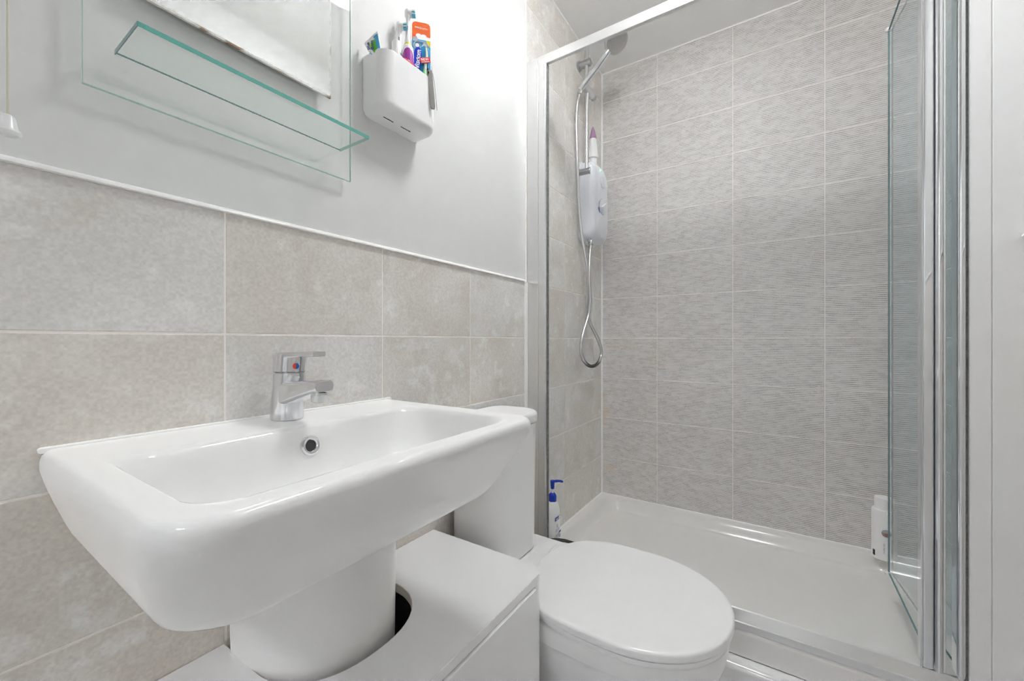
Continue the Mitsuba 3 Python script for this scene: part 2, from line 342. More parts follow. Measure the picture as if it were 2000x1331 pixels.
obj('jamb', rprof(XE-.001, XE+.034, YR+.0458, YR+.0795, .003, .205, 1.997), 'frame_silver', enc)
obj('seal_strip', rprof(XE+.004, XE+.034, YR+.0797, YR+.0846, .001, .247, 1.965), 'seal_brush', enc)
top = [(XE-.001, 1.9665), (XE-.0002, 1.9650), (XE+.012, 1.9650), (XE+.012, 1.974), (XE+.036, 1.990), (XE+.036, 2.001), (XE+.006, 2.001), (XE-.001, 1.997)]
m = put(extr(Polygon(top), -YR-.126), fmat(V(0, -.0472, 0), (1, 0, 0), (0, 0, 1)))
obj('top_rail', m, 'satin_silver', enc, 20)
sill = [(XE-.003, .209), (XE-.0045, .217), (XE-.001, .2185), (XE+.008, .2455), (XE+.012, .2475), (XE+.016, .2455), (XE+.040, .215), (XE+.040, .198), (XE-.002, .1975)]
m = put(extr(Polygon(sill), -YR-.166), fmat(V(0, -.083, 0), (1, 0, 0), (0, 0, 1)))
obj('sill', m, 'satin_silver', enc, 20)
obj('sill_lip', rod((XE+.002, -.083, .2045), (XE+.002, YR+.083, .2045), .0045, 10), 'satin_silver', enc)

# folded bi-fold door: two glass leaves standing square to the opening
def sheet(p, w, h):
    """quad from p spanned by w and h"""
    p, w, h = map(lambda a: V(*a), (p, w, h)); return tm([p, p+w, p+w+h, p+h], [(0, 1, 2), (0, 2, 3)])
def leaf(name, label, p, q, z0, z1, t=.0045):
    k = thing(name, label, 'shower door'); p, q = V(*p), V(*q); e = q-p; L = math.hypot(*e)
    obj('pane', sheet((p[0], p[1], z0), (e[0], e[1], 0), (0, 0, z1-z0)), 'pane_door', k, False, label='clear glass pane of the door leaf')
    E_ = cat(box(L-.0008, L+.0004, -t/2, t/2, z0, z1), box(0, L, -t/2, t/2, z0-.0004, z0+.0008), box(0, L, -t/2, t/2, z1-.0008, z1+.0004))
    obj('glass_edge', put(E_, fmat(V(p[0], p[1], 0), (e[0], e[1], 0), (-e[1], e[0], 0))), 'glass_edge_dark', k, False)
    return k
LZ0, LZ1 = .262, 1.948
lf = leaf('folding_door_leaf', 'bluish glass leaf of the folding shower door beside the white bottle', (.992, -1.0535), (1.3955, -1.0535), LZ0, LZ1)
def stile(x0, x1, y0, y1, r, m_, par): obj('stile', loft([ring3(rrect(x0+.004, x1-.004, y0+(y1-y0)*.22, y1-(y1-y0)*.22, min(r, (y1-y0)*.25), 5), .252), ring3(rrect(x0+.001, x1-.001, y0+.001, y1-.001, r*.9, 5), .2555), ring3(rrect(x0, x1, y0, y1, r, 5), .262), ring3(rrect(x0, x1, y0, y1, r, 5), 1.958)]), m_, par, 40)
stile(.958, .998, -1.0545, -1.0352, .0045, 'chrome', lf)
obj('stile_bead', rod((.9595, -1.0345, .25), (.9595, -1.0345, 1.958), .0016, 10), 'chrome', lf)
stile(.954, .990, -1.0690, -1.0556, .0062, 'chrome', lf)
obj('seal_strip', rprof(.966, .990, -1.0745, -1.0692, .001, .252, 1.958), 'satin_silver', lf)
for z in (LZ0-.006, LZ1+.002):
    obj('pivot', cat(lathe([(.006, 0), (.0075, .002), (.0075, .010), (.006, .012)], 16, at=(1.3975, -1.0535, z-.004)), lathe([(.004, 0), (.004, .02)], 12, axis='y', at=(1.3975, -1.064, z+.002))), 'white_plastic', lf)
lf2 = leaf('folding_door_leaf', 'rear door leaf, a narrow glass strip between chrome bars beside the right jamb', (.992, -1.0965), (1.3940, -1.0615), LZ0, LZ1)
stile(.956, .996, -1.1030, -1.0893, .0062, 'chrome', lf2)

# ------------------------------------------------------------------ basin, pedestal, tap
SC = .0685
def sink_ring(hx, yf, r, z, yb=-.0005, rb=.004): return ring3(rrect(SC-hx, SC+hx, yf, yb, [rb, rb, r, r], 10), z)
R = [sink_ring(.10, -.14, .05, .7005), sink_ring(.17, -.25, .06, .7000), sink_ring(.194, -.288, .060, .7010), sink_ring(.209, -.309, .060, .7030), sink_ring(.221, -.324, .060, .7070), sink_ring(.230, -.335, .059, .7130), sink_ring(.238, -.344, .058, .7220), sink_ring(.2445, -.353, .057, .734), sink_ring(.250, -.362, .056, .748),
     sink_ring(.260, -.381, .056, .778), sink_ring(.2685, -.398, .055, .806), sink_ring(.2725, -.4065, .054, .824), sink_ring(.2725, -.4085, .053, .834), sink_ring(.2705, -.4075, .052, .841), sink_ring(.2665, -.404, .049, .8455), sink_ring(.262, -.399, .046, .8472), sink_ring(.255, -.391, .043, .8476),
     sink_ring(.247, -.382, .04, .8470, -.02, .02)]
def inner(hx, yf, yb, r, z, rb): return ring3(rrect(SC-hx, SC+hx, yf, yb, [rb, rb, r, r], 10), z)
R += [inner(.238, -.373, -.105, .042, .8455, .035), inner(.234, -.368, -.112, .045, .843, .040), inner(.230, -.362, -.117, .048, .836, .044), inner(.225, -.354, -.121, .052, .822, .048), inner(.218, -.343, -.128, .058, .795, .055),
      inner(.206, -.328, -.138, .066, .768, .062), inner(.185, -.308, -.152, .07, .752, .07), inner(.14, -.275, -.18, .045, .7455, .045), inner(.05, -.245, -.215, .014, .743, .014)]
sink = thing('washbasin', 'large white ceramic washbasin with rounded corners on the tiled wall', 'sink')
# wall face of the rings stays flat on the tiles; hole for the overflow is a dark disc in its ring
obj('bowl', loft(R), 'ceramic', sink, 50)
fx, fz = V(SC+.004, -.1262, .812), (0, -.977, .21)
obj('overflow_ring', along(lathe([(.0088, -.004), (.0088, .0015), (.0105, .0032), (.0135, .0034), (.0158, .0016), (.0162, -.003)], 36), fx, fz), 'chrome', sink, 40, label='round chrome overflow ring with a dark hole')
obj('overflow_hole', along(lathe([(0.0001, -.001), (.0089, -.001), (.0089, .0006), (.0001, .0006)], 24), fx, fz), 'dark_inside', sink)
obj('waste', lathe([(.0001, .7435), (.03, .7435), (.032, .7455), (.026, .7475), (.0001, .7475)], 32, at=(SC, -.23, 0)), 'chrome', sink, 40)
sl = thing('sealant_bead', 'white sealant bead between the washbasin back edge and the tiles', 'sealant')
obj('strip', tm(*meshkit.arrays(m3.Manifold.hull_points(np.vstack([V(x, y, z)+.003*V(math.cos(a), 0, math.sin(a))*s for x, s in ((SC-.271, 1), (SC+.271, 1)) for y, z in ((0, .8478), (-.004, .8465)) for a in np.arange(12)*math.pi/6])))[:2]), 'sealant', sl)
# pedestal
def ped(hx, yf, z, r=.95, c=.119):
    a = np.linspace(math.pi, 2*math.pi, 40); n = 2.35
    x = c + hx*np.sign(np.cos(a))*np.abs(np.cos(a))**(2/n); y = -.06 + (yf+.06)*np.abs(np.sin(a))**(2/n)
    pts = np.column_stack([x, y]); pts = np.vstack([pts, [(c+hx, -.03), (c+hx-.02, -.008), (c-hx+.02, -.008), (c-hx, -.03)]])
    return ring3(pts, z)
pd = thing('pedestal', 'white ceramic pedestal column between washbasin and cabinet top', 'pedestal')
obj('column', loft([ped(.118, -.200, 0), ped(.120, -.204, .30), ped(.124, -.206, .48), ped(.127, -.205, .60), ped(.127, -.204, .7002)]), 'ceramic', pd, 40)

tap = thing('basin_tap', 'chrome single-lever mixer tap standing on the back of the washbasin', 'tap')
TXc = .0775
def ell(cx, cy, rx, ry, z, n=36, sh=0):
    a = np.arange(n)*2*math.pi/n; return np.column_stack([cx+rx*np.cos(a), cy+ry*np.sin(a), z+sh*(cy+ry*np.sin(a)-cy)])
obj('body', loft([ell(TXc, -.0440, .0240, .0260, .8465), ell(TXc, -.0440, .0255, .0275, .8485), ell(TXc, -.0455, .0250, .0272, .870), ell(TXc, -.0495, .0245, .0262, .900), ell(TXc, -.0525, .0247, .0258, .922), ell(TXc, -.0530, .0240, .0250, .9275)]), 'chrome', tap, 40)
obj('cartridge_ring', loft([ell(TXc, -.0530, .0222, .0232, .926), ell(TXc, -.0530, .0222, .0232, .931)]), 'chrome_dark', tap, 40)
obj('lever_cap', loft([ell(TXc, -.0530, .0238, .0248, .9295), ell(TXc, -.0532, .0255, .0264, .931), ell(TXc, -.0540, .0258, .0266, .950, sh=-.05), ell(TXc, -.0545, .0255, .0262, .9590, sh=-.07), ell(TXc, -.0545, .0240, .0245, .9610, sh=-.07)]), 'chrome', tap, 40)
def bar(stations, r=.003):
    """stations: (y, z centre, half width, half height) -> rounded bar along -y"""
    rings = []
    for y, zc, hw, hh in stations:
        q = rrect(-hw, hw, -hh, hh, min(r, hh*.9, hw*.9), 5); rings.append(np.column_stack([TXc+q[:, 0], np.full(len(q), y), zc+q[:, 1]]))
    m = loft(rings); m.fix_normals(); return m
obj('lever', bar([(-.055, .9580, .0235, .0045), (-.085, .9600, .0185, .0045), (-.112, .9612, .0140, .0040), (-.1400, .9620, .0125, .0038), (-.1430, .9622, .0115, .0030)]), 'chrome', tap, 40)
obj('spout', bar([(-.056, .8930, .0225, .0200), (-.080, .8975, .0200, .0175), (-.110, .9035, .0182, .0140), (-.138, .9080, .0175, .0112), (-.152, .9098, .0170, .0098), (-.1570, .9100, .0158, .0080)], .007), 'chrome', tap, 40)
obj('aerator', along(lathe([(.0108, 0), (.0122, .001), (.0124, .012), (.0110, .016)], 28), V(TXc, -.1400, .8850), (0, -.16, 1)), 'chrome_soft', tap, 40)
obj('aerator_mesh', along(lathe([(.0001, -.0004), (.0095, -.0004), (.0100, .001), (.0001, .001)], 24), V(TXc, -.1400, .8850), (0, -.16, 1)), 'steel', tap, 40)
dd = V(-.16, -.99, 0); dd /= np.linalg.norm(dd); do = V(TXc, -.0535, .9405) + V(dd[0]*.0254, dd[1]*.0262, 0)
half = lambda s: extr(Polygon([(0, 0)] + [(.0052*math.sin(a)*s, .0052*math.cos(a)) for a in np.linspace(0, math.pi, 16)]).buffer(0), .0012)
Md = fmat(do - dd*.0002, np.cross((0, 0, 1), dd), (0, 0, 1))
obj('hot_mark', put(half(-1), Md), 'dial_red', tap, label='red half of the round temperature mark')
obj('cold_mark', put(half(1), Md), 'dial_blue', tap, label='blue half of the round temperature mark')

# ------------------------------------------------------------------ cabinet round the pedestal
CZ, CX1, CX0, CY = .483, .484, -.222, -.338
def stadium_hole(x0, x1, yf, grow=0):
    c = (x0+x1)/2; a = np.linspace(math.pi, 2*math.pi, 48); hx = (x1-x0)/2+grow
    pts = [(c+hx*np.sign(np.cos(t))*abs(np.cos(t))**.86, -.105+(yf-grow+.105)*abs(np.sin(t))**.92) for t in a]
    return Polygon([(x0-grow, .02)] + pts + [(x1+grow, .02)])
hole = stadium_hole(-.003, .2665, -.2245)
out = Polygon(np.vstack([rrect(CX0, CX1, CY, -.0015, [.001, .001, .034, .034], 12)]))
cab = thing('vanity_cabinet', 'glossy white low cabinet cut out around the washbasin pedestal', 'cabinet')
def slab(poly, z0, z1, ch=.0012):
    p = poly.simplify(1e-5); a = extr(p, z1-z0-ch); a.apply_translation((0, 0, z0))
    b = extr(p.buffer(-ch*.5, join_style=1), ch); b.apply_translation((0, 0, z1-ch)); return cat(a, b)
obj('top_board', slab(out.difference(hole), CZ-.018, CZ), 'gloss_board', cab, 30)
# inside lining of the hole
ring = hole.buffer(.0004).difference(hole.buffer(-.0006)).intersection(sbox(-1, -1, 1, -.002))
m = extr(ring, .0168); m.apply_translation((0, 0, CZ-.0175)); obj('cutout_edge', m, 'board_edge', cab, False, label='bare beige board edge inside the round cut-out')
for xa, xb, rr4 in ((CX1-.044, CX1-.0005, [.001, .001, .001, .0335]), (CX0+.0005, CX0+.044, [.001, .001, .0335, .001])):
    oo = Polygon(rrect(xa, xb, CY+.0005, -.002, rr4, 10)); ii = sbox(CX0+.018, CY+.018, CX1-.018, .1)
    m = extr(oo.difference(ii), CZ-.0185-.06); m.apply_translation((0, 0, .06)); obj('side_panel', m, 'gloss_board', cab, 30)
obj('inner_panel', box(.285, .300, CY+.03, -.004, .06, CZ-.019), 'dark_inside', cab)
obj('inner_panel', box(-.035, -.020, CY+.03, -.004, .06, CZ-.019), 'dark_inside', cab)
obj('base_board', rbox(CX0+.018, CX1-.018, CY+.026, -.215, .06, .076, .001), 'gloss_board', cab)
obj('plinth_board', rbox(CX0+.01, CX1-.01, CY+.05, CY+.065, 0, .06, .001), 'gloss_board', cab)
for a, b in ((CX0+.045, (CX0+CX1)/2-.0015), ((CX0+CX1)/2+.0015, CX1-.0450)):
    obj('door', rbox(a, b, CY-.0050, CY+.0125, .064, CZ-.0205, .0018), 'gloss_board', cab)

# ------------------------------------------------------------------ toilet
TC = .660
wc = thing('toilet', 'white close-coupled toilet with closed lid beside the shower tray', 'toilet')
def egg(hw, yb, yt, z, n=88, tap=.34):
    """plan outline: hinge side yb (square-ish), tip yt"""
    a = np.arange(n)*2*math.pi/n; out_ = []
    z = z-.038 if z > .25 else z*.86; hw = hw*1.035; yb = yb+.019; ym = yb + (yt-yb)*.52
    for t in a:
        c, s = math.cos(t), math.sin(t)
        if s >= 0:   # towards the hinge
            e = 4.0; y = ym + (yb-ym)*abs(s)**(2/e)
            x = hw*np.sign(c)*abs(c)**(2/e)*(1 - tap*abs(s)**2.0)
        else:
            e = 2.12; x = hw*np.sign(c)*abs(c)**(2/e); y = ym + (yt-ym)*abs(s)**(2/e)
        out_.append((TC+x, y))
    return ring3(out_, z)
# one continuous ceramic bowl
obj('pan', loft([egg(.108, -.20, -.500, 0, tap=.1), egg(.108, -.20, -.505, .02, tap=.1), egg(.102, -.205, -.510, .08, tap=.15), egg(.100, -.205, -.550, .15, tap=.3), egg(.120, -.205, -.605, .22, tap=.45), egg(.145, -.20, -.650, .285, tap=.6), egg(.1575, -.20, -.6685, .325, tap=.62), egg(.1655, -.20, -.6755, .3475, tap=.62),
    egg(.1680, -.20, -.6760, .3485), egg(.1710, -.20, -.677, .3535), egg(.1745, -.20, -.680, .372), egg(.1755, -.20, -.682, .388), egg(.172, -.205, -.678, .3955), egg(.15, -.22, -.655, .398)]), 'ceramic', wc, 50)
deck = rrect(.515, .806, -.262, -.03, [.012, .012, .02, .02], 6)
obj('deck', loft([ring3((deck-V(TC, -.146))*.90+V(TC, -.146), .28), ring3((deck-V(TC, -.146))*.985+V(TC, -.146), .325), ring3(deck, .365), ring3(deck, .372), ring3((deck-V(TC, -.146))*.985+V(TC, -.146), .376)]), 'ceramic', wc, 50)
obj('seat', loft([egg(.178, -.268, -.677, .3985), egg(.184, -.263, -.684, .4005), egg(.186, -.262, -.686, .406), egg(.185, -.263, -.685, .411), egg(.180, -.267, -.680, .4125)]), 'seat_plastic', wc, 40)
obj('lid', loft([egg(.184, -.252, -.684, .4135), egg(.1885, -.249, -.689, .4150), egg(.1895, -.248, -.690, .418), egg(.1893, -.248, -.6897, .4265), egg(.188, -.2485, -.6885, .4300), egg(.1845, -.251, -.685, .4322), egg(.179, -.256, -.679, .4331), egg(.10, -.34, -.60, .4345)]), 'seat_plastic', wc, 40)
for s in (-1, 1): obj('hinge', rod((TC+s*.075-.022, -.231, .3825), (TC+s*.075+.022, -.231, .3825), .009, 16), 'seat_plastic', wc)
def cis(g, z, x0=.530, x1=.770, yf=-.170, yb=-.012, r=.062): return ring3(rrect(x0-g, x1+g, yf-g, yb, [.04, .04, r+g, r+g], 10), z)
cistern = obj('cistern', loft([cis(-.006, .377), cis(-.002, .3795), cis(0, .384), cis(.002, .58), cis(.004, .744)]), 'ceramic', wc, 40)
obj('cistern_lid', loft([cis(.004, .7455), cis(.0085, .747), cis(.0095, .752), cis(.0095, .766), cis(.007, .7735), cis(.001, .7765), cis(-.02, .7775, r=.05)]), 'ceramic', wc, 40)
obj('flush_button', lathe([(.02, .7765), (.021, .780), (.018, .782)], 28, at=(.605, -.095, 0)), 'chrome', wc, 40)

# ------------------------------------------------------------------ mirror with glass backplate, glass shelf
mr = thing('wall_mirror', 'frameless mirror on a larger clear glass backplate with worn silvering along its edges', 'mirror')
MX0, MX1, MZ0, MZ1 = -.1682, .2257, 1.3185, 1.98
obj('backplate', sheet((MX0, -.012, MZ0), (MX1-MX0, 0, 0), (0, 0, MZ1-MZ0)), 'pane_green', mr, False, label='pale green clear glass backplate')
t = .002
obj('backplate_edge', cat(box(MX0, MX1, -.012-t, -.012+t, MZ0-.0006, MZ0+.0004), box(MX0-.0006, MX0+.0002, -.012-t, -.012+t, MZ0, MZ1), box(MX1-.0002, MX1+.0006, -.012-t, -.012+t, MZ0, MZ1), box(MX0, MX1, -.012-t, -.012+t, MZ1-.0004, MZ1+.0006)), 'glass_edge_pale', mr, False)
SX0, SX1, SZ0, SZ1 = -.1185, .1760, 1.4715, 1.93
obj('mirror_glass', sheet((SX0, -.0185, SZ0), (SX1-SX0, 0, 0), (0, 0, SZ1-SZ0)), 'mirror', mr, False, label='silvered mirror sheet')
obj('mirror_rim', cat(box(SX0-.0012, SX1+.0016, -.0184, -.0142, SZ0-.0032, SZ0+.0003), box(SX1-.0003, SX1+.0016, -.0184, -.0142, SZ0, SZ1), box(SX0-.0012, SX0+.0003, -.0184, -.0142, SZ0, SZ1), box(SX0, SX1, -.0184, -.0142, SZ1, SZ1+.0015)), 'mirror_edge', mr, False, label='brown and white corroded mirror edge')
for x in (SX0+.03, SX1-.03):
    for z in (SZ0+.06, SZ1-.05): obj('standoff', lathe([(.006, 0), (.006, .0128)], 14, axis='y', at=(x, -.0100, z)), 'glass_edge_pale', mr)
sh = thing('glass_shelf', 'narrow clear glass shelf with green edges fixed across the mirror backplate', 'shelf')
HX0, HX1, HY0, HY1, HZ, ht = -.1378, .2012, -.1065, -.0140, 1.3752, .003
obj('pane', sheet((HX0, HY0, HZ), (HX1-HX0, 0, 0), (0, HY1-HY0, 0)), 'pane_shelf', sh, False)
obj('front_edge', box(HX0, HX1, HY0-.0004, HY0+.0006, HZ-ht, HZ+ht), 'glass_edge_teal', sh, False, label='teal front edge of the glass')
obj('side_edge', box(HX0-.0003, HX0+.0007, HY0, HY1, HZ-ht, HZ+ht), 'glass_edge_dark', sh, False)
obj('side_edge', box(HX1-.0007, HX1+.0003, HY0, HY1, HZ-ht, HZ+ht), 'glass_edge_pale', sh, False)
obj('back_edge', box(HX0, HX1, HY1-.0003, HY1+.0002, HZ-.0012, HZ+.0012), 'glass_edge_dark', sh, False)

# ------------------------------------------------------------------ toothbrush holder and what stands in it
bh = thing('toothbrush_holder', 'white rounded plastic holder for toothbrushes on the white wall right of the mirror', 'toothbrush holder')
BX0, BX1, BYF, BYB, BZ0, BZ1 = .2675, .430, -.071, .0035, 1.483, 1.612
def hr(g, z, r=.030): return ring3(rrect(BX0-g, BX1+g, BYF-g, BYB, [.002, .002, r, r], 9), z)
m = loft([hr(-.020, 1.4835, .018), hr(-.012, 1.4842, .022), hr(-.005, 1.4875, .026), hr(-.001, 1.494), hr(0, 1.502), hr(0, BZ1-.002), hr(-.0008, BZ1), hr(-.0018, BZ1, .028),
          ring3(rrect(BX0+.003, BX1-.003, BYF+.003, BYB-.002, [.002, .002, .027, .027], 9), BZ1-.001), ring3(rrect(BX0+.003, BX1-.003, BYF+.003, BYB-.002, [.002, .002, .027, .027], 9), 1.492)])
obj('cup', m, 'white_plastic', bh, 40)
for xa, xb, y in ((.297, .325, -.030), (.347, .377, -.030)):
    obj('drain_slot', rbox(xa, xb, y-.0016, y+.0016, 1.4831, 1.4840, .0004), 'print_black', bh, label='dark drain slot in the bottom')

def text_on(text, h, o, x, y, key, mat, parent, depth=.0006, bold=False, squeeze=1., lab=None):
    m = meshkit.text_mesh(text, h, depth, bold); b = m.bounds; m.apply_translation((-(b[0][0]+b[1][0])/2, -h/2, 0)); m.apply_scale((squeeze, 1, 1))
    obj(key, put(m, fmat(o, x, y)), mat, parent, False, label=lab)

# toothpaste tube
tp = thing('toothpaste_tube', 'white, blue and green toothpaste tube leaning in the left end of the holder', 'toothpaste')
d0 = V(.02, -.10, .0) ; tt_ = V(.2660, -.0265, 1.6420); tb = tt_ - .055*V(-.24, .26, .93)
ax = (tt_-tb)/np.linalg.norm(tt_-tb); L = np.linalg.norm(tt_-tb)
fxv = V(0, -.83, .56); fxv -= ax*(fxv@ax); fxv /= np.linalg.norm(fxv); nv = np.cross(fxv, ax)
if nv @ (CAM-tb) < 0: nv = -nv; fxv = -fxv
if fxv[0] < 0: pass
def tring(s, w, tk, n=24):
    a = np.arange(n)*2*math.pi/n; c = tb + ax*s*L
    return c + np.cos(a)[:, None]*w*fxv + np.sin(a)[:, None]*tk*nv
obj('tube_body', loft([tring(0, .0125, .010), tring(.4, .0155, .007), tring(.75, .0190, .0035), tring(.93, .0205, .0012), tring(1, .0205, .0008)]), 'white_plastic', tp, 50)
def strip(poly, off): # polygon in tube coordinates (u across -1..1, s along 0..1), draped on the front
    p = Polygon(poly); m = extr(p, .001); tri = m.subdivide().subdivide().subdivide()
    v = tri.vertices.copy(); w = np.interp(v[:, 1], [0, .4, .75, .93, 1], [.0125, .0155, .0190, .0205, .0205]); tk = np.interp(v[:, 1], [0, .4, .75, .93, 1], [.010, .007, .0035, .0012, .0008])
    q = tb + (ax*L)*v[:, 1:2] + fxv*(v[:, :1]*w[:, None]) + nv*((tk*np.sqrt(np.maximum(0, 1-np.minimum(1, v[:, 0]**2))) + off + v[:, 2]*.4)[:, None]); tri.vertices = q; return tri
sg = 1 if fxv @ V(0, -.83, .56) > 0 else -1
P = lambda *pts: [(sg*u, s) for u, s in pts]
obj('green_panel', strip(P((.02, .30), (.62, .42), (.55, .80), (-.55, .80)), .0002), 'tube_green', tp, False)
obj('lime_panel', strip(P((-.55, .80), (.1, .80), (-.10, .52), (-.22, .60)), .0004), 'tube_lime', tp, False)
obj('blue_panel', strip(P((.62, .38), (.96, .38), (.96, .93), (.35, .93), (.55, .80)), .0003), 'tube_blue', tp, False)
obj('blue_panel', strip(P((-.9, .38), (-.9, .52), (-.62, .48), (-.55, .36)), .0003), 'tube_blue', tp, False)
to = tb + ax*L*.66 - sg*fxv*.0055 + nv*.0082
rot = lambda a: (sg*fxv*math.cos(a)+ax*math.sin(a), -sg*fxv*math.sin(a)+ax*math.cos(a))
tx_, ty_ = rot(math.radians(68))
text_on('ple', .0072, to - ty_*-.003, tx_, ty_, 'lettering', 'print_blue', tp, bold=True)
text_on('tion', .0072, to - ty_*.0075, tx_, ty_, 'lettering', 'print_blue', tp, bold=True)

# electric toothbrushes
def ebrush(name, label, p, zneck, ztip, handle, group):
    k = thing(name, label, 'toothbrush', group)
    x, y = p
    lean = V(.002, .001, 0)
    obj('brush_neck', lathe([(.0065, zneck), (.0062, zneck+.010), (.0050, zneck+.014), (.0046, ztip-.03), (.0050, ztip-.022), (.0075, ztip-.014), (.0075, ztip-.004), (.0055, ztip)], 20, at=(x, y, 0)), 'white_plastic', k, 40)
    face = V(.62, -.78, .05); face /= np.linalg.norm(face)
    c = V(x, y, ztip-.009)
    obj('brush_head', along(lathe([(.0078, -.001), (.0086, .001), (.0086, .0085), (.008, .0095)], 24), c, face), 'white_plastic', k, 40)
    tu = {'bristle_blue': [], 'bristle_teal': [], 'print_white': []}
    M = frame(face)
    for i in range(-2, 3):
        for j in range(-2, 3):
            if i*i + j*j > 5: continue
            q = c + M[:3, 0]*i*.0031 + M[:3, 1]*j*.0031 + face*.008
            mat = 'bristle_teal' if (j == 0 or i*i+j*j < 2) else ('print_white' if i == -2 else 'bristle_blue')
            tu[mat].append(rod(q, q + face*(.0085 + .001*((i+j) % 2)), .0015, 7, .0003))
    for mat, ms in tu.items(): obj('bristles', cat(*ms), mat, k, 40)
    obj('neck_mark', rbox(x-.0038-.0012, x-.0038+.0012, y-.0036, y-.003, zneck+.030, zneck+.038, .0003), 'print_black', k)
    if handle:
        obj('handle', lathe([(.011, 1.495), (.013, 1.51), (.0138, 1.60), (.0136, 1.668), (.0120, 1.680), (.0085, 1.6845)], 28, at=(x, y, 0)), 'white_plastic', k, 40)
        obj('collar', lathe([(.0085, 1.684), (.0088, 1.6865), (.0075, 1.689)], 24, at=(x, y, 0)), 'card_yellow', k)
        a = np.linspace(-2.5, .25, 22)   # purple grip panel on the camera-facing half with an arch cut out of it
        m = []
        poly = Polygon([(-1.15, 0), (-1.15, .050)] + [(-1.15*math.cos(t), .050+.030*math.sin(t)) for t in np.linspace(.1, math.pi-.1, 14)] + [(1.15, .050), (1.15, 0), (.72, 0), (.72, .030)] + [(.62*math.cos(t)+.10, .030+.022*math.sin(t)) for t in np.linspace(.05, math.pi-.05, 12)] + [(-.52, 0)]).buffer(0)
        g = extr(poly, .0010)
        for _ in range(4): g = g.subdivide()
        v = g.vertices.copy(); th = -2.28 + v[:, 0]; rr = np.interp(1.592+v[:, 1], [1.51, 1.60, 1.668, 1.680], [.013, .0138, .0136, .0120]) - .0003 + v[:, 2]
        g.vertices = np.column_stack([x + rr*np.cos(th), y + rr*np.sin(th), 1.592+v[:, 1]])
        obj('grip', g, 'purple_plastic', k, 40, label='purple rubber grip')
    else:
        obj('handle', lathe([(.010, 1.495), (.0115, 1.51), (.0118, 1.640), (.0085, 1.652), (.0065, 1.655)], 24, at=(x, y, 0)), 'white_plastic', k, 40)
    return k
ebrush('electric_toothbrush', 'taller electric toothbrush with a purple grip, beside the card toothbrush pack', (.3690, -.0300), 1.690, 1.770, True, None)
ebrush('electric_toothbrush', 'shorter all-white electric toothbrush head behind the purple one', (.3535, -.0180), 1.6600, 1.7350, False, None)
k = thing('cap', 'small white plastic cap left of the electric toothbrush heads in the holder', 'cap')
obj('shell', lathe([(.0105, 1.60), (.0105, 1.686), (.0085, 1.689), (.0001, 1.689)], 24, at=(.3485, -.0130, 0)), 'white_plastic', k, 40)
k = thing('red_case', 'red plastic edge showing at the rim of the toothbrush holder', 'case')
obj('shell', rbox(.326, .3575, -.0665, -.058, 1.53, 1.6195, .002), 'red_plastic', k)

# carded toothbrush pack, standing at the right end
cp = thing('toothbrush_pack', 'toothbrush in an orange and blue card pack standing in the right end of the holder', 'toothbrush pack')
cx_, cy_ = V(.76, -.65, 0), V(.07, -.01, 1); Mc = fmat(V(.4090, -.0340, 1.505), cx_, cy_)
W2, HH = .0220, .267
def onc(poly, z, h=.0006): q = poly if not isinstance(poly, (list, np.ndarray)) else Polygon(poly); m = extr(q, h); m.apply_translation((0, 0, z)); return put(m, Mc)
card = Polygon(rrect(-W2, W2, 0, HH, [.010, .010, .002, .002], 8))
arch = Point(-.006, HH-.036).buffer(.0075).union(Point(.006, HH-.036).buffer(.0075)).union(sbox(-.012, HH-.044, W2+.01, HH-.0362))
notch = arch.union(sbox(.012, HH-.0440, W2+.01, HH-.0345))
body = card.difference(notch)
obj('card', onc(body.intersection(sbox(-1, .0, 1, HH-.0435)), 0, .001), 'card_blue', cp, False)
obj('card_top', onc(card.difference(notch).intersection(sbox(-1, HH-.0440, 1, HH)), .0, .0011), 'card_orange', cp, False, label='orange top of the card with a hanging notch')
obj('card_corner', onc([(.010, HH-.0445), (W2, HH-.0445), (W2, HH-.062)], .0008), 'card_yellow', cp, False)
obj('card_foot', onc(sbox(.004, .0, W2, .140), .0008), 'card_green', cp, False)
obj('blister', onc(Polygon(rrect(-.018, .017, .03, HH-.05, .012, 6)).difference(Polygon(rrect(-.0176, .0166, .0304, HH-.0504, .0116, 6))), .001, .004), 'print_white', cp, False)
obj('disc_print', onc(Point(-.010, HH-.060).buffer(.0098).difference(Point(-.010, HH-.060).buffer(.0072)), .0010), 'print_grey', cp, False)
obj('disc_print', onc(Point(-.010, HH-.060).buffer(.0050), .0012), 'print_white', cp, False)
obj('figure_print', onc([(.001, HH-.062), (.006, HH-.050), (.0125, HH-.054), (.018, HH-.072), (.0125, HH-.061), (.006, HH-.058)], .0012), 'print_white', cp, False)
obj('swirl_print', onc([(-.0205, HH-.040), (-.011, HH-.038), (-.008, HH-.047), (-.014, HH-.051), (-.0205, HH-.050)], .0011), 'print_grey', cp, False)
st, _ = spline([(.0095, .11, .003), (.0085, .142, .0035), (.0105, .165, .004), (.0125, .185, .004), (.0105, .202, .004)], 30)
obj('brush_stem', put(tube(st, np.interp(np.arange(30), [0, 10, 20, 29], [.0045, .0036, .0034, .0022]), 10), Mc), 'brush_stem', cp, True)
st, _ = spline([(.006, .09, .003), (.0075, .122, .0035), (.0080, .142, .0035)], 12)
obj('brush_grip', put(tube(st, np.interp(np.arange(12), [0, 3, 11], [.003, .0062, .0045]), 12), Mc), 'brush_grip', cp, True)
ov = affinity.rotate(affinity.scale(Point(0, 0).buffer(1, 24), .0105, .0310), -6); ov = affinity.translate(ov, -.0105, .168)
obj('brand_oval', onc(ov, .006, .0012), 'oval_blue', cp, False)
